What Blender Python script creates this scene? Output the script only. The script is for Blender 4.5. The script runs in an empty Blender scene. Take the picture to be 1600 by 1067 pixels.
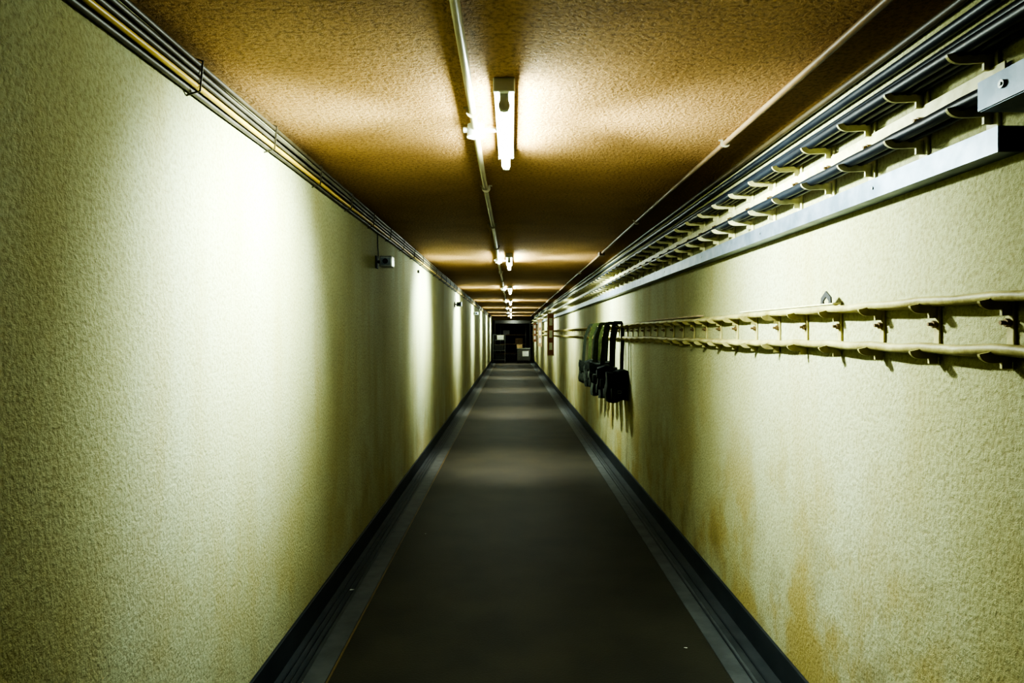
import bpy, bmesh, math, random
from mathutils import Vector, Matrix
random.seed(7)
S = bpy.context.scene
COL = S.collection
CAMH = 1.5
XL, XR = -1.03, 1.17
ZC = CAMH + 0.88
YN, YF = -2.5, 42.0
try:
    S.view_settings.view_transform = 'AgX'
    S.view_settings.look = 'AgX - Very High Contrast'
    S.view_settings.exposure = 0.0
except Exception as e:
    print('view', e)

# ------------------------------------------------------------ materials
def mat(name, c1, c2=None, rough=0.6, metal=0.0, nscale=20, bump=0.0, bscale=60, bdist=0.01, spec=0.5):
    m = bpy.data.materials.new(name); m.use_nodes = True
    nt = m.node_tree; n = nt.nodes; l = nt.links
    b = n['Principled BSDF']
    b.inputs['Roughness'].default_value = rough
    b.inputs['Metallic'].default_value = metal
    b.inputs['Specular IOR Level'].default_value = spec
    tc = n.new('ShaderNodeTexCoord')
    nz = n.new('ShaderNodeTexNoise'); nz.inputs['Scale'].default_value = nscale; nz.inputs['Detail'].default_value = 5
    l.new(tc.outputs['Object'], nz.inputs['Vector'])
    r = n.new('ShaderNodeValToRGB')
    r.color_ramp.elements[0].position = 0.35; r.color_ramp.elements[1].position = 0.65
    r.color_ramp.elements[0].color = (*c1, 1); r.color_ramp.elements[1].color = (*(c2 or c1), 1)
    l.new(nz.outputs['Fac'], r.inputs['Fac']); l.new(r.outputs['Color'], b.inputs['Base Color'])
    if bump:
        nb = n.new('ShaderNodeTexNoise'); nb.inputs['Scale'].default_value = bscale; nb.inputs['Detail'].default_value = 3
        l.new(tc.outputs['Object'], nb.inputs['Vector'])
        bp = n.new('ShaderNodeBump'); bp.inputs['Strength'].default_value = bump; bp.inputs['Distance'].default_value = bdist
        l.new(nb.outputs['Fac'], bp.inputs['Height']); l.new(bp.outputs['Normal'], b.inputs['Normal'])
    return m

def emis(name, col, st):
    m = bpy.data.materials.new(name); m.use_nodes = True
    b = m.node_tree.nodes['Principled BSDF']
    b.inputs['Base Color'].default_value = (0.9, 0.9, 0.9, 1)
    b.inputs['Emission Color'].default_value = (*col, 1); b.inputs['Emission Strength'].default_value = st
    return m

def plaster(name, base, pale, stain, dark, bump, bdist, stain_low=0.0, fs=50, pit=.34):
    m = bpy.data.materials.new(name); m.use_nodes = True
    nt = m.node_tree; n = nt.nodes; l = nt.links
    b = n['Principled BSDF']; b.inputs['Roughness'].default_value = 0.75; b.inputs['Specular IOR Level'].default_value = 0.3
    tc = n.new('ShaderNodeTexCoord')
    def noise(scale, detail, sc=(1, 1, 1), rough=0.5, loc=(0, 0, 0)):
        mp = n.new('ShaderNodeMapping'); mp.inputs['Scale'].default_value = sc; mp.inputs['Location'].default_value = loc
        l.new(tc.outputs['Object'], mp.inputs['Vector'])
        z = n.new('ShaderNodeTexNoise'); z.inputs['Scale'].default_value = scale; z.inputs['Detail'].default_value = detail
        z.inputs['Roughness'].default_value = rough
        l.new(mp.outputs['Vector'], z.inputs['Vector']); return z.outputs['Fac']
    def rng(fac, a, c, lo=0, hi=1):
        r = n.new('ShaderNodeMapRange'); r.inputs['From Min'].default_value = a; r.inputs['From Max'].default_value = c
        r.inputs['To Min'].default_value = lo; r.inputs['To Max'].default_value = hi
        l.new(fac, r.inputs['Value']); return r.outputs['Result']
    def mix(fac, a, c):
        x = n.new('ShaderNodeMix'); x.data_type = 'RGBA'
        l.new(fac, x.inputs['Factor'])
        for s, v in ((6, a), (7, c)):
            if isinstance(v, tuple): x.inputs[s].default_value = (*v, 1)
            else: l.new(v, x.inputs[s])
        return x.outputs[2]
    def mul(a, c):
        x = n.new('ShaderNodeMath'); x.operation = 'MULTIPLY'; l.new(a, x.inputs[0]); l.new(c, x.inputs[1]); return x.outputs[0]
    c = mix(rng(noise(1.3, 6, (1, 1, .5)), .4, .7), base, pale)
    c = mix(rng(noise(3.0, 5, (1, 1.6, .22)), .50, .74, 0, .40), c, stain)
    if stain_low:
        sx = n.new('ShaderNodeSeparateXYZ'); l.new(tc.outputs['Object'], sx.inputs[0])
        low = rng(sx.outputs['Z'], 0.35, 1.35, 1, 0)
        c = mix(mul(low, rng(noise(2.4, 8, (1, 1, .9), rough=.62, loc=(3, 1.7, 0)), .47, .60, 0, .85 * stain_low)), c, stain)
        low2 = rng(sx.outputs['Z'], 0.2, 1.1, 1, 0)
        c = mix(mul(low2, rng(noise(3.4, 8, (1.3, 1, .7), rough=.62), .54, .66, 0, .5 * stain_low)), c, dark)
    fine = noise(fs, 5, rough=.66)
    c = mix(rng(fine, .34, .55, pit, 0), c, dark)
    l.new(c, b.inputs['Base Color'])
    bp = n.new('ShaderNodeBump'); bp.inputs['Strength'].default_value = bump; bp.inputs['Distance'].default_value = bdist
    l.new(fine, bp.inputs['Height']); l.new(bp.outputs['Normal'], b.inputs['Normal'])
    return m

WC = ((0.300, 0.285, 0.138), (0.360, 0.360, 0.225), (0.26, 0.20, 0.055), (0.12, 0.09, 0.02))
M_WALL = plaster('plaster_wall', *WC, 0.75, 0.011, .5, 72, .44)
M_WALLR = plaster('plaster_wall_stained', *WC, 0.75, 0.011, 1.0, 72, .44)
M_CEIL = plaster('ceiling_render', (0.42, 0.235, 0.080), (0.50, 0.295, 0.11), (0.29, 0.155, 0.045), (0.09, 0.045, 0.012), 1.0, 0.016, 0, 58, .6)
M_FLOOR = mat('floor_sheet', (0.012, 0.0115, 0.007), (0.022, 0.0205, 0.012), rough=.64, nscale=2.5, bump=.3, bscale=90, bdist=.004, spec=.30)
M_STRIP = mat('floor_border_grey', (0.034, 0.038, 0.040), (0.058, 0.064, 0.066), rough=.6, nscale=9, bump=.2, bscale=80, bdist=.003, spec=.35)
M_GUT = mat('floor_gutter_grey', (0.018, 0.022, 0.024), (0.034, 0.038, 0.04), rough=.6, nscale=6, spec=.35)
M_BASE = mat('baseboard_paint', (0.010, 0.013, 0.016), (0.020, 0.024, 0.028), rough=.5, nscale=5, spec=.3)
M_OCHRE = mat('ochre_line', (0.06, 0.038, 0.008), (0.09, 0.06, 0.014), nscale=12)
M_CREAM = mat('cream_paint', (0.40, 0.36, 0.17), (0.56, 0.52, 0.29), rough=.5, nscale=25, bump=.3, bscale=70, bdist=.004)
M_OCABLE = mat('cream_cable_paint', (0.19, 0.155, 0.045), (0.36, 0.31, 0.12), rough=.55, nscale=12, bump=.5, bscale=45, bdist=.006)
M_BLACK = mat('black_cable', (0.004, 0.006, 0.010), (0.009, 0.012, 0.017), rough=.42, nscale=9, spec=.4)
M_DARKBR = mat('dark_conduit', (0.03, 0.020, 0.008), (0.05, 0.036, 0.014), rough=.5, nscale=9)
M_GREYC = mat('grey_cable', (0.045, 0.037, 0.02), (0.085, 0.07, 0.04), rough=.5, nscale=9)
M_YEL = mat('yellow_cable', (0.32, 0.20, 0.015), (0.40, 0.27, 0.04), rough=.45, nscale=6)
M_COND = mat('conduit_cream', (0.30, 0.25, 0.15), (0.38, 0.33, 0.22), rough=.4, nscale=7)
M_CONDB = mat('conduit_brown', (0.11, 0.07, 0.035), (0.17, 0.11, 0.055), rough=.45, nscale=7)
M_GALV = mat('galvanised', (0.11, 0.14, 0.18), (0.20, 0.23, 0.28), rough=.45, metal=.6, nscale=14)
M_BOLT = mat('bolt_rust', (0.10, 0.06, 0.02), (0.18, 0.12, 0.06), rough=.5, metal=.4, nscale=60)
M_WHITE = mat('white_enamel', (0.62, 0.63, 0.55), (0.7, 0.7, 0.64), rough=.35, nscale=8)
M_TUBE = emis('fluorescent_tube', (0.82, 1.0, 0.90), 250)
M_BAG = mat('bag_canvas_black', (0.008, 0.010, 0.006), (0.022, 0.027, 0.016), rough=.8, nscale=40, bump=.4, bscale=150, bdist=.003, spec=.25)
M_STRAPG = mat('strap_olive', (0.024, 0.032, 0.009), (0.046, 0.058, 0.016), rough=.85, nscale=60, spec=.15)
M_STRAPK = mat('strap_black', (0.010, 0.013, 0.007), (0.020, 0.026, 0.013), rough=.85, nscale=60, spec=.15)
M_STEEL = mat('steel', (0.20, 0.22, 0.22), (0.32, 0.34, 0.34), rough=.35, metal=.7, nscale=20)
M_GLASS = mat('lens_dark', (0.01, 0.012, 0.014), rough=.1)
M_WOOD = mat('pale_wood', (0.30, 0.20, 0.10), (0.42, 0.30, 0.17), rough=.6, nscale=14)
M_RED = mat('red_brown_board', (0.24, 0.08, 0.04), (0.30, 0.12, 0.06), rough=.6, nscale=10)
M_PAPER = mat('paper', (0.6, 0.62, 0.55), (0.75, 0.76, 0.70), rough=.8)
M_DARK = mat('dark_paint', (0.010, 0.010, 0.009), (0.018, 0.018, 0.016), rough=.7)
M_FARW = mat('far_wall_paint', (0.05, 0.04, 0.02), (0.09, 0.07, 0.03), rough=.7, nscale=3)
M_BEAM = mat('ochre_paint', (0.42, 0.30, 0.08), (0.5, 0.38, 0.14), rough=.6)
M_PG = mat('pale_grey_paint', (0.25, 0.26, 0.23), (0.36, 0.37, 0.33), rough=.5)
M_DG = mat('dark_grey_paint', (0.05, 0.052, 0.046), (0.08, 0.083, 0.075), rough=.5)
M_DIM = emis('added_lamp_glow', (0.9, 1.0, 0.9), 60)  # glow for the lamp added in the end room

# ------------------------------------------------------------ mesh helpers
def box(bm, x0, x1, y0, y1, z0, z1, bev=0.0, rot=None):
    r = bmesh.ops.create_cube(bm, size=1)
    vs = r['verts']
    for v in vs:
        v.co = Vector((x0 + (v.co.x + .5) * (x1 - x0), y0 + (v.co.y + .5) * (y1 - y0), z0 + (v.co.z + .5) * (z1 - z0)))
    if bev:
        es = list({e for v in vs for e in v.link_edges})
        bmesh.ops.bevel(bm, geom=es, offset=bev, segments=2, affect='EDGES', profile=.5)
    return bm

def cyl(bm, p0, p1, r, seg=12, r2=None):
    p0, p1 = Vector(p0), Vector(p1); d = p1 - p0
    q = d.to_track_quat('Z', 'Y').to_matrix().to_4x4()
    bmesh.ops.create_cone(bm, cap_ends=True, segments=seg, radius1=r, radius2=r if r2 is None else r2, depth=d.length,
                          matrix=Matrix.Translation((p0 + p1) / 2) @ q)
    return bm

def sweep(bm, pts, rx, rz=None, seg=8, up=Vector((0, 0, 1)), square=False):
    rz = rx if rz is None else rz
    pts = [Vector(p) for p in pts]; rings = []
    for i, p in enumerate(pts):
        a = pts[max(i - 1, 0)]; c = pts[min(i + 1, len(pts) - 1)]
        t = (c - a).normalized()
        s = t.cross(up)
        if s.length < 1e-3: s = t.cross(Vector((0, 1, 0)))
        s.normalize(); u = s.cross(t).normalized()
        ring = []
        if square:
            for sx, sz in ((-1, -1), (1, -1), (1, 1), (-1, 1)):
                ring.append(bm.verts.new(p + s * rx * sx + u * rz * sz))
        else:
            for k in range(seg):
                an = 2 * math.pi * k / seg
                ring.append(bm.verts.new(p + s * math.cos(an) * rx + u * math.sin(an) * rz))
        rings.append(ring)
    n = len(rings[0])
    for a, c in zip(rings, rings[1:]):
        for k in range(n):
            bm.faces.new((a[k], a[(k + 1) % n], c[(k + 1) % n], c[k]))
    bm.faces.new(rings[0][::-1]); bm.faces.new(rings[-1])
    return bm

def obj(name, bm, m, parent=None, loc=None, smooth=False, **props):
    me = bpy.data.meshes.new(name)
    bmesh.ops.recalc_face_normals(bm, faces=bm.faces[:])
    if smooth:
        for f in bm.faces: f.smooth = True
        for e in bm.edges:
            if len(e.link_faces) == 2 and e.calc_face_angle(0) > 0.7: e.smooth = False
    bm.to_mesh(me); bm.free()
    me.materials.append(m)
    o = bpy.data.objects.new(name, me); COL.objects.link(o)
    if loc: o.location = loc
    if parent: o.parent = parent
    for k, v in props.items(): o[k] = v
    return o

def empty(name, loc=(0, 0, 0), **props):
    o = bpy.data.objects.new(name, None); o.empty_display_size = .1; o.location = loc; COL.objects.link(o)
    for k, v in props.items(): o[k] = v
    return o

def dup(src, kids, name, loc, rotz=None, group=None):
    o = src.copy(); COL.objects.link(o); o.location = loc
    if rotz is not None: o.rotation_euler[2] = rotz
    for k in kids:
        c = k.copy(); c.parent = o; COL.objects.link(c)
    return o

NB = bmesh.new
def st(name, m, *b, label=None, bev=0):
    o = obj(name, box(NB(), *b, bev=bev), m, kind='structure')
    if label: o['label'] = label
    return o

# ------------------------------------------------------------ shell
st('floor', M_FLOOR, XL - .2, XR + .2, YN, YF, -.2, 0, label='dark grey worn sheet floor of a long tunnel')
st('ceiling', M_CEIL, XL - .2, XR + .2, YN, YF, ZC, ZC + .2, label='rough sprayed orange-brown ceiling')
st('wall_left', M_WALL, XL - .2, XL, YN, YF, 0, ZC, label='rough yellow-green plaster wall')
st('wall_right', M_WALLR, XR, XR + .2, YN, YF, 0, ZC, label='rough yellow-green plaster wall with brown damp stains')
st('added_back_wall', M_DARK, XL, XR, YN - .2, YN, 0, ZC, label='dark unseen wall added behind the camera to block world light')  # out of view, added to keep world light out of the tunnel
st('wall_far', M_FARW, XL, XR, YF, YF + .2, 0, ZC, label='dim dark wall closing the tunnel')
st('baseboard_left', M_BASE, XL, XL + .014, YN, YF, 0, .13, bev=.003, label='dark blue-grey painted skirting')
st('baseboard_right', M_BASE, XR - .014, XR, YN, YF, 0, .13, bev=.003, label='dark blue-grey painted skirting')
st('trim_1', M_GUT, XL + .014, -.90, YN, YF, 0, .006, label='dark grey floor edging')
st('trim_2', M_STRIP, -.90, -.80, YN, YF, 0, .004, label='grey floor border strip')
st('trim_3', M_OCHRE, -.797, -.787, YN, YF, 0, .003, label='thin ochre floor line')
st('trim_4', M_GUT, 1.06, XR - .014, YN, YF, 0, .006, label='dark grey floor edging')
st('trim_5', M_STRIP, .955, 1.06, YN, YF, 0, .004, label='grey floor border strip')
for i, x in enumerate((-.985, -.955, -.925)):
    st('trim_%d' % (6 + i), M_BASE, x, x + .008, YN, YF, .006, .011, label='narrow raised floor ridge')
st('trim_9', M_BEAM, XL, XR, 38.0, 38.25, ZC - .14, ZC, label='ochre painted lintel beam')
st('trim_10', M_FARW, XL, XL + .10, 38.0, 38.25, 0, ZC - .14, label='dark door jamb')
st('trim_11', M_FARW, XR - .10, XR, 38.0, 38.25, 0, ZC - .14, label='dark door jamb')
st('trim_12', M_BASE, 1.035, 1.043, YN, YF, .004, .009, label='narrow raised floor ridge')
st('trim_13', M_BASE, 1.09, 1.098, YN, YF, .006, .011, label='narrow raised floor ridge')
st('trim_14', M_PG, XL + .10, XR - .10, 39.8, 39.95, ZC - .30, ZC, label='pale grey lintel beam')
st('trim_15', M_PG, XL, XL + .10, 39.8, 39.95, 0, ZC, label='pale grey frame post')
st('trim_16', M_PG, XR - .10, XR, 39.8, 39.95, 0, ZC, label='pale grey frame post')

# ------------------------------------------------------------ ceiling lamps
LAMPY = [2.80 + 5.13 * i for i in range(7)]
LX = -.025
def lamp_parts():
    out = [('housing', box(NB(), -.036, .036, -.43, .43, -.045, 0, bev=.006), M_WHITE, False)]
    for s in (-1, 1):
        out.append(('end_cap', box(NB(), -.038, .038, s * .446 - .014, s * .446 + .014, -.05, 0, bev=.005), M_WHITE, False))
        bm = box(NB(), -.016, .016, s * .425 - .011, s * .425 + .011, -.108, -.045, bev=.004)
        cyl(bm, (0, s * .425 - .013, -.088), (0, s * .425 + .013, -.088), .020, 16)
        out.append(('lamp_socket', bm, M_WHITE, False))
    out.append(('tube', cyl(NB(), (0, -.41, -.088), (0, .41, -.088), .019, 14), M_TUBE, True))
    bm = NB(); cyl(bm, (.0, .20, -.0455), (0, .20, -.062), .010, 12)
    out.append(('starter', bm, M_WHITE, True))
    return out
base = empty('fluorescent_lamp', (LX, LAMPY[0], ZC), label='lit white fluorescent batten lamp with bare tube on ceiling',
             category='ceiling light', group='fluorescent lamps along the ceiling')
kids = [obj(n, b, m, parent=base, smooth=s) for n, b, m, s in lamp_parts()]
for y in LAMPY[1:]:
    dup(base, kids, 'fluorescent_lamp', (LX, y, ZC))
def spot(loc, d, e, size, col):
    ld = bpy.data.lights.new('added_spot', 'SPOT'); ld.energy = e  # spots added beside the tubes to shape the light
    ld.color = col; ld.spot_size = math.radians(size); ld.spot_blend = 1.0; ld.shadow_soft_size = .05
    lo = bpy.data.objects.new('added_spot', ld); COL.objects.link(lo)
    lo.location = loc; lo.rotation_euler = Vector(d).to_track_quat('-Z', 'Y').to_euler()
for i, y in enumerate(LAMPY):
    spot((LX - .05, y - (.10 if i == 0 else 0), ZC - .13), (-1, 0, -.50), 620, 96, (0.78, 1.0, 1.0))  # added spot, narrows and brightens the patch on the left wall
    spot((LX + .05, y, ZC - .13), (1, 0, -.55), 440, 110, (0.82, 1.0, 0.95))  # added spot, brightens the patch on the right wall
    if i: spot((LX, y, ZC - .14), (0, 0, -1), 430, 66, (1.0, .95, .76))  # added down spot, makes light bands on the floor past the first lamp

# central conduit
CX = -.150
bm = sweep(NB(), [(CX + .004 * math.sin(y * 1.3), y, ZC - .018) for y in [YN + i * .5 for i in range(int((38 - YN) / .5) + 1)]], .0145, seg=12)
obj('conduit_pipe', bm, M_COND, smooth=True, label='pale painted electrical conduit running along the ceiling centre', category='pipe')
bm = NB()
sweep(bm, [(.036, 0, -.0015), (.0195, 0, -.0015)] + [(.0185 * math.cos(a), 0, -.018 + .0185 * -math.sin(a)) for a in [math.pi * k / 8 for k in range(9)]] + [(-.0195, 0, -.0015), (-.036, 0, -.0015)], .008, .0012, square=True, up=Vector((0, 1, 0)))
c0 = obj('pipe_clip', bm, M_COND, loc=(CX, 1.25, ZC), label='small metal saddle clip holding ceiling conduit', category='clip', group='conduit clips')
for i in range(1, 26):
    dup(c0, [], 'pipe_clip', (CX, 1.25 + 1.4 * i, ZC))
jb = empty('junction_box', (CX, LAMPY[0] + .08, ZC), label='round white junction box joining conduit to lamp', category='junction box', group='ceiling junction boxes')
k1 = obj('box_body', cyl(NB(), (0, 0, -.045), (0, 0, 0), .036, 24), M_WHITE, parent=jb, smooth=True)
bm = cyl(NB(), (0, 0, -.052), (0, 0, -.0455), .038, 24); cyl(bm, (0, 0, -.056), (0, 0, -.052), .006, 10)
k2 = obj('lid', bm, M_WHITE, parent=jb, smooth=True)
k3 = obj('link_pipe', cyl(NB(), (.034, 0, -.022), (.088, 0, -.022), .009, 12), M_WHITE, parent=jb, smooth=True)
k4 = obj('spout', cyl(NB(), (-.052, 0, -.022), (-.034, 0, -.022), .012, 12), M_WHITE, parent=jb, smooth=True)
for y in LAMPY[1:]:
    dup(jb, [k1, k2, k3, k4], 'junction_box', (CX, y + .08, ZC))

# right-hand ceiling conduit
RX = .972
bm = sweep(NB(), [(RX + .004 * math.sin(y), y, ZC - .014) for y in [YN + i * .5 for i in range(int((38 - YN) / .5) + 1)]], .012, seg=12)
obj('conduit_pipe', bm, M_CONDB, smooth=True, label='brownish painted thin conduit running along the ceiling edge', category='pipe')
for i in range(12):
    o = dup(c0, [], 'pipe_clip', (RX, .9 + 2.2 * i, ZC)); o.scale = (.85, 1, .8)
obj('conduit_coupling', box(NB(), RX - .03, RX + .03, 7.32, 7.44, ZC - .045, ZC, bev=.008), M_CONDB,
    label='small box coupling on brown ceiling conduit', category='junction box')

# ------------------------------------------------------------ left cable bundle
def longcable(name, x, z, r, m, label, wob=.003, cat='cable', y0=YN, y1=38.0, step=.35, sagstep=None, sag=0, ph=0, rz=None, sq=False, grp=None):
    pts = []
    y = y0; k1, k2 = random.random() * 6, random.random() * 6
    while y < y1 + 1e-6:
        zz = z + wob * math.sin(y * 1.9 + k1) * .6 + wob * .4 * math.sin(y * 4.3 + k2)
        if sagstep: zz -= sag * math.sin(math.pi * (((y - ph) / sagstep) % 1.0)) ** 2
        pts.append((x + wob * .3 * math.sin(y * 2.3 + k2), y, zz)); y += step
    o = obj(name, sweep(NB(), pts, r, rz, seg=10, square=sq), m, smooth=not sq, label=label, category=cat)
    if grp: o['group'] = grp
    return o
G = 'cable bundle along the top of the wall'
longcable('electric_cable', XL + .013, CAMH + .772, .009, M_GREYC, 'dull brownish grey cable at bottom of wall bundle', grp=G)
longcable('electric_cable', XL + .034, CAMH + .782, .0095, M_YEL, 'bright yellow cable in bundle along wall top', wob=.002, grp=G)
longcable('electric_cable', XL + .013, CAMH + .797, .009, M_DARKBR, 'dark brown cable in bundle along wall top', grp=G)
longcable('electric_cable', XL + .036, CAMH + .806, .008, M_GREYC, 'dull brownish grey cable in bundle along wall top', grp=G)
longcable('electric_cable', XL + .013, CAMH + .822, .009, M_DARKBR, 'dark brown cable in bundle along wall top', grp=G)
longcable('electric_cable', XL + .038, CAMH + .829, .008, M_GREYC, 'dull brownish grey cable in bundle along wall top', grp=G)
longcable('electric_cable', XL + .014, CAMH + .848, .010, M_BLACK, 'black cable in bundle along wall top', grp=G)
longcable('electric_cable', XL + .042, CAMH + .852, .009, M_DARKBR, 'dark brown cable in bundle along wall top', grp=G)
bm = NB()
sweep(bm, [(.001, 0, -.122), (.02, 0, -.115), (.045, 0, -.108), (.050, 0, -.06), (.054, 0, -.014), (.02, 0, -.002)], .003, .001, square=True, up=Vector((0, 1, 0)))
t0 = obj('cable_strap', bm, M_GREYC, loc=(XL, .8, CAMH + .875), label='thin strap holding wall cable bundle', category='cable clip', group='cable bundle straps')
for i in range(1, 56):
    dup(t0, [], 'cable_strap', (XL, .8 + .68 * i, CAMH + .875))

# ------------------------------------------------------------ right upper rack
PITCH = .276
def hook_pts(x0, z, L, lip, n=6):
    p = [(x0, 0, z), (x0 - L * .6, 0, z - .004)]
    for k in range(n + 1):
        a = -math.pi / 2 - math.pi / 2 * k / n
        p.append((x0 - L * .75 + math.cos(a) * L * .25, 0, z - .004 + lip + math.sin(a) * lip))
    return p
def bracket(name, ztop, zbot, arms, m, w=.010, bar=.021):
    bm = box(NB(), -.009, 0, -bar, bar, zbot, ztop, bev=.003)
    for z, L, lip in arms:
        sweep(bm, hook_pts(-.006, z, L, lip), w, .0045, square=True, up=Vector((0, 1, 0)))
        box(bm, -.03, -.006, -.004, .004, z - .03, z)
    return bm
UP = 'upper cable brackets on the wall'
b0 = obj('cable_bracket', bracket('b', .735, .49, [(.665, .104, .014), (.535, .104, .014)], M_CREAM), M_CREAM, loc=(XR, 1.65, CAMH),
         label='cream painted steel wall bracket with two upturned cable hooks', category='bracket', group=UP)
bm = cyl(NB(), (-.026, 0, .60), (-.014, 0, .60), .010, 6); cyl(bm, (-.036, 0, .60), (-.026, 0, .60), .005, 8)
bb = obj('bolt', bm, M_BOLT, parent=b0, label='rusty hex bolt')
NBK = 127
for i in range(1, NBK):
    dup(b0, [bb] if i < 23 else [], 'cable_bracket', (XR, 1.65 + i * PITCH, CAMH))
obj('mounting_rail', box(NB(), XR - .0135, XR - .0092, 1.6, 37.5, CAMH + .566, CAMH + .640, bev=.001), M_CREAM,
    label='long flat cream painted rail bolted across wall brackets', category='rail')
kw = dict(step=PITCH / 4, sagstep=PITCH, ph=1.65, wob=.002)
lowz, upz = CAMH + .536, CAMH + .667
y0 = 1.65 - 12 * PITCH
CG = 'black cables on the upper wall rack'
for x, r, dz in ((.086, .017, 0), (.0515, .016, .002), (.0225, .011, .003)):
    longcable('electric_cable', XR - x, upz + r + dz, r, M_BLACK, 'black cable lying on cream wall brackets', y0=y0, sag=.0, grp=CG, **kw)
longcable('electric_cable', XR - .036, upz + .060, .018, M_BLACK, 'black cable lying on cream wall brackets', y0=y0, sag=.0, grp=CG, **kw)
for x, r, dz in ((.082, .017, 0), (.046, .016, .002)):
    longcable('electric_cable', XR - x, lowz + r + dz, r, M_BLACK, 'black cable lying on lower hooks of brackets', y0=y0, sag=.002, grp=CG, **kw)
longcable('electric_cable', XR - .020, CAMH + .797, .016, M_BLACK, 'thick black cable fixed high on the wall', wob=.002)
longcable('electric_cable', XR - .020, CAMH + .850, .012, M_DARKBR, 'dark cable fixed in the wall and ceiling corner', wob=.002)

# galvanised trunking (C channel)
bm = NB()
y_0, y_1 = 1.56, 38.0
prof = [(0, .475), (-.058, .475), (-.058, .415), (0, .415), (0, .419), (-.054, .419), (-.054, .471), (0, .471)]
ra = [bm.verts.new((XR - .0005 + px, y_0, CAMH + pz)) for px, pz in prof]
rb = [bm.verts.new((XR - .0005 + px, y_1, CAMH + pz)) for px, pz in prof]
for k in range(8): bm.faces.new((ra[k], ra[(k + 1) % 8], rb[(k + 1) % 8], rb[k]))
bm.faces.new(ra); bm.faces.new(rb[::-1])
tr = obj('cable_trunking', bm, M_GALV, label='long galvanised metal trunking fixed along the wall', category='cable trunking')
for i in range(14):
    y = 2.1 + i * .95
    obj('rivet', cyl(NB(), (XR - .062, y, CAMH + .447), (XR - .058, y, CAMH + .447), .005, 10), M_STEEL, parent=tr)
nb_ = empty('trunking_end_box', (XR, 1.42, CAMH), label='galvanised folded steel box with screw above trunking end', category='metal box')
bm = box(NB(), -.118, -.114, -.6, .12, .500, .565)
box(bm, -.114, 0, .117, .12, .50, .528)
box(bm, -.114, -.0, -.6, .117, .498, .501)
obj('cover', bm, M_GALV, parent=nb_)
bm = cyl(NB(), (-.124, .04, .534), (-.118, .04, .534), .009, 14); cyl(bm, (-.127, .04, .534), (-.124, .04, .534), .004, 8)
obj('screw', bm, M_STEEL, parent=nb_, smooth=True)
obj('back_plate', box(NB(), -.004, 0, -.6, .10, .41, .497), M_DARK, parent=nb_)

# ------------------------------------------------------------ right lower rack
LG = 'lower cable brackets on the wall'
l0 = obj('cable_bracket', bracket('b', .082, -.058, [(.072, .064, .010), (-.052, .064, .010)], M_OCABLE, w=.013, bar=.012), M_OCABLE, loc=(XR, 1.59 - 2 * PITCH, CAMH),
         label='small cream painted wall bracket with hooks holding old cables', category='bracket', group=LG)
bm = cyl(NB(), (-.020, 0, .025), (-.009, 0, .025), .010, 6); cyl(bm, (-.032, 0, .025), (-.020, 0, .025), .005, 8)
lb = obj('bolt', bm, M_BOLT, parent=l0, label='rusty hex bolt')
for i in range(1, NBK + 2):
    dup(l0, [lb] if i < 26 else [], 'cable_bracket', (XR, 1.59 + (i - 2) * PITCH, CAMH))
kw = dict(step=PITCH / 4, sagstep=PITCH, ph=1.59)
y0 = 1.59 - 12 * PITCH
CG = 'painted-over cables on the lower wall rack'
longcable('electric_cable', XR - .045, CAMH + .085, .0125, M_OCABLE, 'yellowed cream painted cable resting on wall hooks', y0=y0, sag=.004, wob=.005, grp=CG, **kw)
longcable('electric_cable', XR - .019, CAMH + .086, .011, M_OCABLE, 'yellowed cream painted cable resting on wall hooks', y0=y0, sag=.003, wob=.004, grp=CG, **kw)
longcable('electric_cable', XR - .045, CAMH - .039, .0135, M_OCABLE, 'yellowed cream painted cable resting on lower wall hooks', y0=y0, sag=.005, wob=.006, grp=CG, **kw)
longcable('electric_cable', XR - .018, CAMH - .040, .011, M_OCABLE, 'yellowed cream painted cable resting on lower wall hooks', y0=y0, sag=.004, wob=.004, grp=CG, **kw)

obj('wooden_slat', box(NB(), XR - .05, XR - .02, 2.38, 3.35, CAMH + .1015, CAMH + .107, bev=.001), M_CREAM,
    label='thin pale slat lying on top of wall cables', category='slat')
obj('wooden_slat', box(NB(), XR - .055, XR - .015, 4.1, 5.6, CAMH + .1015, CAMH + .109, bev=.001), M_WOOD,
    label='thin brownish slat lying on top of wall cables', category='slat')
bm = NB()
sweep(bm, [(XR - .04, 2.42, CAMH + .107), (XR - .04, 2.42, CAMH + .122), (XR - .04, 2.45, CAMH + .142), (XR - .04, 2.48, CAMH + .122), (XR - .04, 2.48, CAMH + .107)], .010, .0025, square=True, up=Vector((1, 0, 0)))
obj('metal_clip', bm, M_DARK, label='small dark house-shaped bent metal clip standing on slat', category='clip')

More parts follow.
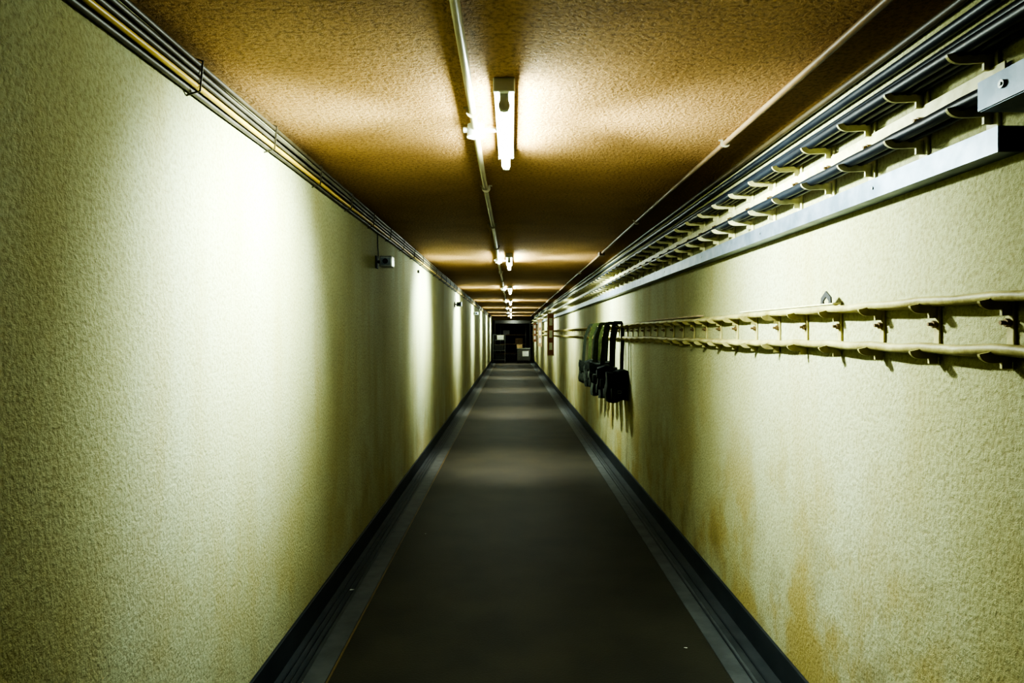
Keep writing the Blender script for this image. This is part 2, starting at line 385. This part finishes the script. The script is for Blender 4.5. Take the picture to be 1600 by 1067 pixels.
# ------------------------------------------------------------ hanging bags
def make_bag(x, y, yaw, strapm, top, h=.30, w=.22, d=.11, zb=-.66, seed=0, shift=0.0):
    root = empty('shoulder_bag', (x, y, CAMH + zb), label='black canvas bag hanging by its %s strap from wall rack' % top, category='bag', group='bags hanging from the wall rack')
    root.rotation_euler[2] = yaw
    bm = NB(); bmesh.ops.create_cube(bm, size=1)
    bmesh.ops.subdivide_edges(bm, edges=bm.edges[:], cuts=7, use_grid_fill=True)
    for v in bm.verts:
        cx, cy, cz = v.co * 2
        bulge = (1 - cx * cx) * (1 - cz * cz)
        rx = 1 - .08 * max(0, cz) ** 3 - .08 * abs(cy) ** 3
        v.co.x = cx * w / 2 * rx * (1 - .06 * abs(cz) ** 4) + .008 * math.sin(cz * 4 + seed * 2)
        v.co.y = cy * d / 2 * (.80 + .30 * bulge - .08 * cz) + .007 * math.sin(cx * 5 + cz * 7 + seed)
        v.co.z = h / 2 + cz * h / 2 * (1 - .05 * abs(cx) ** 3 - .05 * abs(cy) ** 3) + .014 * math.sin(cx * 3 + seed * 1.7)
    obj('bag_body', bm, M_BAG, parent=root, smooth=True)
    bm = NB()
    prof = [(d * .42, h * .80), (d * .42, h * .95), (d * .25, h * 1.015), (-d * .25, h * 1.015), (-d * .46, h * .95), (-d * .60, h * .70), (-d * .64, h * .55)]
    cols = []
    for k in range(7):
        u = -1 + 2 * k / 6
        cols.append([bm.verts.new((u * w * .48, yy * (1 - .08 * u * u), zz - .006 * u * u + .014 * math.sin(u * 3 + seed * 1.7))) for j, (yy, zz) in enumerate(prof)])
    for a, c in zip(cols, cols[1:]):
        for j in range(len(prof) - 1): bm.faces.new((a[j], a[j + 1], c[j + 1], c[j]))
    bmesh.ops.solidify(bm, geom=bm.faces[:], thickness=.005)
    obj('flap', bm, M_BAG, parent=root, smooth=True)
    obj('pouch', box(NB(), -w * .34, w * .30, -d * .5 - .045, -d * .5, h * .08, h * .46, bev=.012), M_BAG, parent=root, smooth=True)
    bm = sweep(NB(), [(0, -d * .62, h * .72), (0, -d * .74, h * .56), (0, -d * .5 - .05, h * .44), (0, -d * .5 - .05, h * .2)], .011, .002, square=True, up=Vector((0, 1, 0)))
    obj('closing_strap', bm, strapm, parent=root)
    bm = NB(); yb = -d * .5 - .055
    loop = [(-.016, yb, h * .30), (.016, yb, h * .30), (.016, yb, h * .38), (-.016, yb, h * .38), (-.016, yb, h * .30)]
    sweep(bm, loop, .0025, seg=6, up=Vector((0, 1, 0)))
    obj('buckle', bm, M_STEEL, parent=root, label='small metal buckle')
    H = .108 - zb
    a = w * .24
    L = [(-a, -.01, h * .55), (-a - .004, -.012, h * .97), (-a + shift * .1, .0, h + (H - h) * .3), (-a + shift * .3, .008, h + (H - h) * .65), (-.050 + shift, 0, H - .03), (-.040 + shift, 0, H),
         (.030 + shift, 0, H), (.040 + shift, 0, H - .03), (a + shift * .3, -.006, h + (H - h) * .6), (a + shift * .1, 0, h + (H - h) * .3), (a, .010, h * .97), (a - .004, .012, h * .55)]
    obj('carrying_strap', sweep(NB(), L, .018, .002, square=True, up=Vector((0.02, 1, 0))), strapm, parent=root)
    return root
ya = 6.86
bags = [(1.056, ya, .10, M_STRAPK, 'black', .31, .23, .13, -.685, .02), (1.0, ya + .27, -.12, M_STRAPG, 'olive green', .24, .22, .11, -.58, .06),
        (1.05, ya + .52, .10, M_STRAPG, 'olive green', .32, .23, .12, -.71, .02), (.99, ya + .79, -.10, M_STRAPG, 'olive green', .24, .24, .12, -.56, .06),
        (1.04, ya + 1.05, .12, M_STRAPK, 'black', .32, .24, .12, -.71, .03), (.99, ya + 1.31, -.1, M_STRAPG, 'olive green', .24, .24, .11, -.56, .06),
        (1.02, ya + 1.56, .12, M_STRAPG, 'olive green', .28, .25, .12, -.67, .04), (.98, ya + 1.82, -.1, M_STRAPK, 'black', .28, .25, .11, -.62, .06)]
for i, (x, y, yaw, sm, t, h, w, d, zb, sh) in enumerate(bags):
    make_bag(x, y, yaw, sm, t, h, w, d, zb, i, sh)

# ------------------------------------------------------------ left wall devices
def wall_unit(y, z, s=1.0, cord=True):
    r = empty('wall_camera', (XL, y, CAMH + z), label='small silver box camera on dark arm with hanging cord', category='camera', group='small units on the wall')
    obj('mount_plate', box(NB(), 0, .012, -.035 * s, .035 * s, -.05 * s, .045 * s, bev=.003), M_DARK, parent=r)
    obj('arm', cyl(NB(), (.011, 0, 0), (.05, 0, 0), .012, 12), M_DARK, parent=r)
    obj('case', box(NB(), .035, .035 + .095 * s, -.06 * s, .05 * s, -.042 * s, .040 * s, bev=.008), M_STEEL, parent=r, label='silver grey housing')
    obj('face_plate', box(NB(), .048, .118 * s, -.064 * s, -.0602 * s, -.028 * s, .026 * s, bev=.001), M_GALV, parent=r)
    obj('lens', cyl(NB(), (.082, -.075 * s, 0), (.082, -.064 * s, 0), .02 * s, 16), M_GLASS, parent=r, label='dark glass lens')
    if cord:
        top = .772 - z - .012
        obj('cord', sweep(NB(), [(.012, .02, .03), (.010, .028, .08), (.006, .03, top * .6), (.006, .025, top)], .004, seg=8, up=Vector((0, 1, 0))), M_BLACK, parent=r, smooth=True)
wall_unit(5.2, .545)
wall_unit(12.4, .53)
wall_unit(18.6, .55)
obj('push_button', cyl(NB(), (XL, 7.5, CAMH + .68), (XL + .02, 7.5, CAMH + .68), .018, 14), M_DARK, smooth=True, label='tiny dark round button box on wall', category='switch')

# ------------------------------------------------------------ far right boards
def board(y, w, z0, z1, m, ang, lab):
    r = empty('notice_board', (XR - .075, y, CAMH), label=lab, category='board')
    bm = box(NB(), -w, 0, -.01, .01, z0, z1, bev=.002)
    obj('panel', bm, m, parent=r)
    bm = box(NB(), -w - .02, .01, -.02, .02, z0 - .02, z0); box(bm, -w - .02, .01, -.02, .02, z1, z1 + .02); box(bm, -w - .02, -w, -.02, .02, z0, z1)
    obj('frame', bm, M_WOOD, parent=r)
    for k in range(3):
        obj('paper_sheet', box(NB(), -w * .8, -w * .25, -.0125, -.0102, z0 + (z1 - z0) * (.12 + .3 * k), z0 + (z1 - z0) * (.30 + .3 * k)), M_PAPER, parent=r)
board(17.6, .15, -.55, .50, M_RED, 0, 'tall narrow reddish board in pale wooden frame on wall')
board(24.5, .13, -.45, .48, M_WOOD, 0, 'tall narrow wooden board standing out from wall')
board(30.0, .12, -.35, .45, M_RED, 0, 'tall narrow reddish board standing out from wall')

# ------------------------------------------------------------ far end objects
def cart(x, y, w, d, h, shelves):
    r = empty('service_trolley', (x, y, 0), label='dark metal trolley on small wheels stacked with goods', category='trolley')
    bm = NB()
    for sx in (-1, 1):
        for sy in (-1, 1): box(bm, sx * w / 2 - .015, sx * w / 2 + .015, sy * d / 2 - .015, sy * d / 2 + .015, .1, h)
    box(bm, -w / 2, w / 2, -d / 2 - .012, -d / 2 + .012, h - .03, h)
    obj('frame', bm, M_DG, parent=r)
    for s in shelves: obj('shelf', box(NB(), -w / 2, w / 2, -d / 2, d / 2, s, s + .03), M_DG, parent=r)
    for sx in (-1, 1):
        for sy in (-1, 1):
            obj('wheel', cyl(NB(), (sx * w / 2 - .015, sy * d / 2, .052), (sx * w / 2 + .015, sy * d / 2, .052), .052, 16), M_DARK, parent=r)
    return r
cart(-.62, 34.9, .60, .8, 1.45, (.15, .62, 1.15))
def crate(x, y, z, w, d, h, m, lab, lid=M_GREYC):
    r = empty('storage_box', (x, y, z), label=lab, category='box')
    obj('box_body', box(NB(), -w / 2, w / 2, -d / 2, d / 2, 0, h, bev=.015), m, parent=r)
    obj('lid', box(NB(), -w / 2 - .01, w / 2 + .01, -d / 2 - .01, d / 2 + .01, h, h + .03, bev=.005), lid, parent=r)
crate(-.56, 34.9, 1.182, .34, .4, .20, M_PAPER, 'white box on the top shelf of trolley', M_PAPER)
crate(-.62, 34.9, .652, .5, .5, .25, M_DARK, 'dark box on the middle shelf of trolley')
crate(-.60, 34.9, .182, .5, .5, .25, M_DARK, 'dark box on the bottom shelf of trolley')
crate(-.02, 36.6, 0, .5, .4, .35, M_DARK, 'dark box standing on the floor')
crate(.42, 35.0, .752, .3, .3, .16, M_WOOD, 'small brown box standing on the cabinet top', M_WOOD)
r = empty('rolling_cabinet', (.62, 35.0, 0), label='small dark grey cabinet on castors with pale front panel', category='cabinet')
obj('body', box(NB(), -.33, .33, -.25, .25, .12, .72, bev=.01), M_DG, parent=r)
obj('door', box(NB(), -.06, .26, -.265, -.251, .34, .60, bev=.004), M_PAPER, parent=r, label='pale front panel')
obj('top', box(NB(), -.35, .35, -.27, .27, .721, .75, bev=.004), M_PG, parent=r)
for sx in (-1, 1):
    for sy in (-1, 1):
        obj('wheel', cyl(NB(), (sx * .28 - .015, sy * .2, .06), (sx * .28 + .015, sy * .2, .06), .06, 14), M_DARK, parent=r)
r = empty('storage_shelf', (.1, 40.6, 0), label='tall pale metal shelving unit in the dim end room', category='shelf')
for sx in (-.75, .75):
    for sy in (-.2, .2): obj('post', box(NB(), sx - .02, sx + .02, sy - .02, sy + .02, 0, 2.0), M_PG, parent=r)
for z in (.3, .85, 1.4, 1.95): obj('shelf_board', box(NB(), -.73, .73, -.2, .2, z, z + .04), M_WOOD, parent=r)
crate(-.3, 40.6, 1.442, .4, .3, .25, M_PG, 'grey box stored on the shelving unit')
crate(.45, 40.6, .892, .45, .3, .3, M_WOOD, 'brown box stored on the shelving unit', M_WOOD)
r = empty('added_end_lamp', (.1, 39.4, ZC), label='small dim round lamp added to brighten the end room', category='ceiling light')  # made-up lamp, added to bring some light into the end room
obj('added_lamp_base', cyl(NB(), (0, 0, -.03), (0, 0, 0), .09, 20), M_DARK, parent=r, smooth=True)
obj('added_lamp_glass', cyl(NB(), (0, 0, -.09), (0, 0, -.031), .05, 20, r2=.08), M_DIM, parent=r, smooth=True)

# floor scraps
for (x, y, s) in ((-.925, 3.96, .018), (.83, 3.25, .008), (-.64, 5.1, .008)):
    bm = NB()
    vs = [bm.verts.new((s * math.cos(a) * random.uniform(.6, 1.3), s * .5 * math.sin(a) * random.uniform(.6, 1.3), .001 + .003 * random.random())) for a in [k * math.pi / 3 for k in range(6)]]
    bm.faces.new(vs); bmesh.ops.solidify(bm, geom=bm.faces[:], thickness=.002)
    obj('paper_scrap', bm, M_PAPER, loc=(x, y, .012 if x < -.9 else .002), label='tiny crumpled white paper scrap on floor', category='litter')

# ------------------------------------------------------------ world, camera
w = bpy.data.worlds.new('World'); S.world = w; w.use_nodes = True
w.node_tree.nodes['Background'].inputs[0].default_value = (0.02, 0.02, 0.015, 1)
w.node_tree.nodes['Background'].inputs[1].default_value = 0.1
cd = bpy.data.cameras.new('cam'); cam = bpy.data.objects.new('cam', cd); COL.objects.link(cam)
cam.location = (0, 0, CAMH); cam.rotation_euler = (math.radians(90), 0, 0)
cd.sensor_width = 36; cd.lens = 24.0; cd.shift_y = -12.5 / 1600; cd.shift_x = 1 / 1600; cd.clip_start = .05; cd.clip_end = 200
S.camera = cam
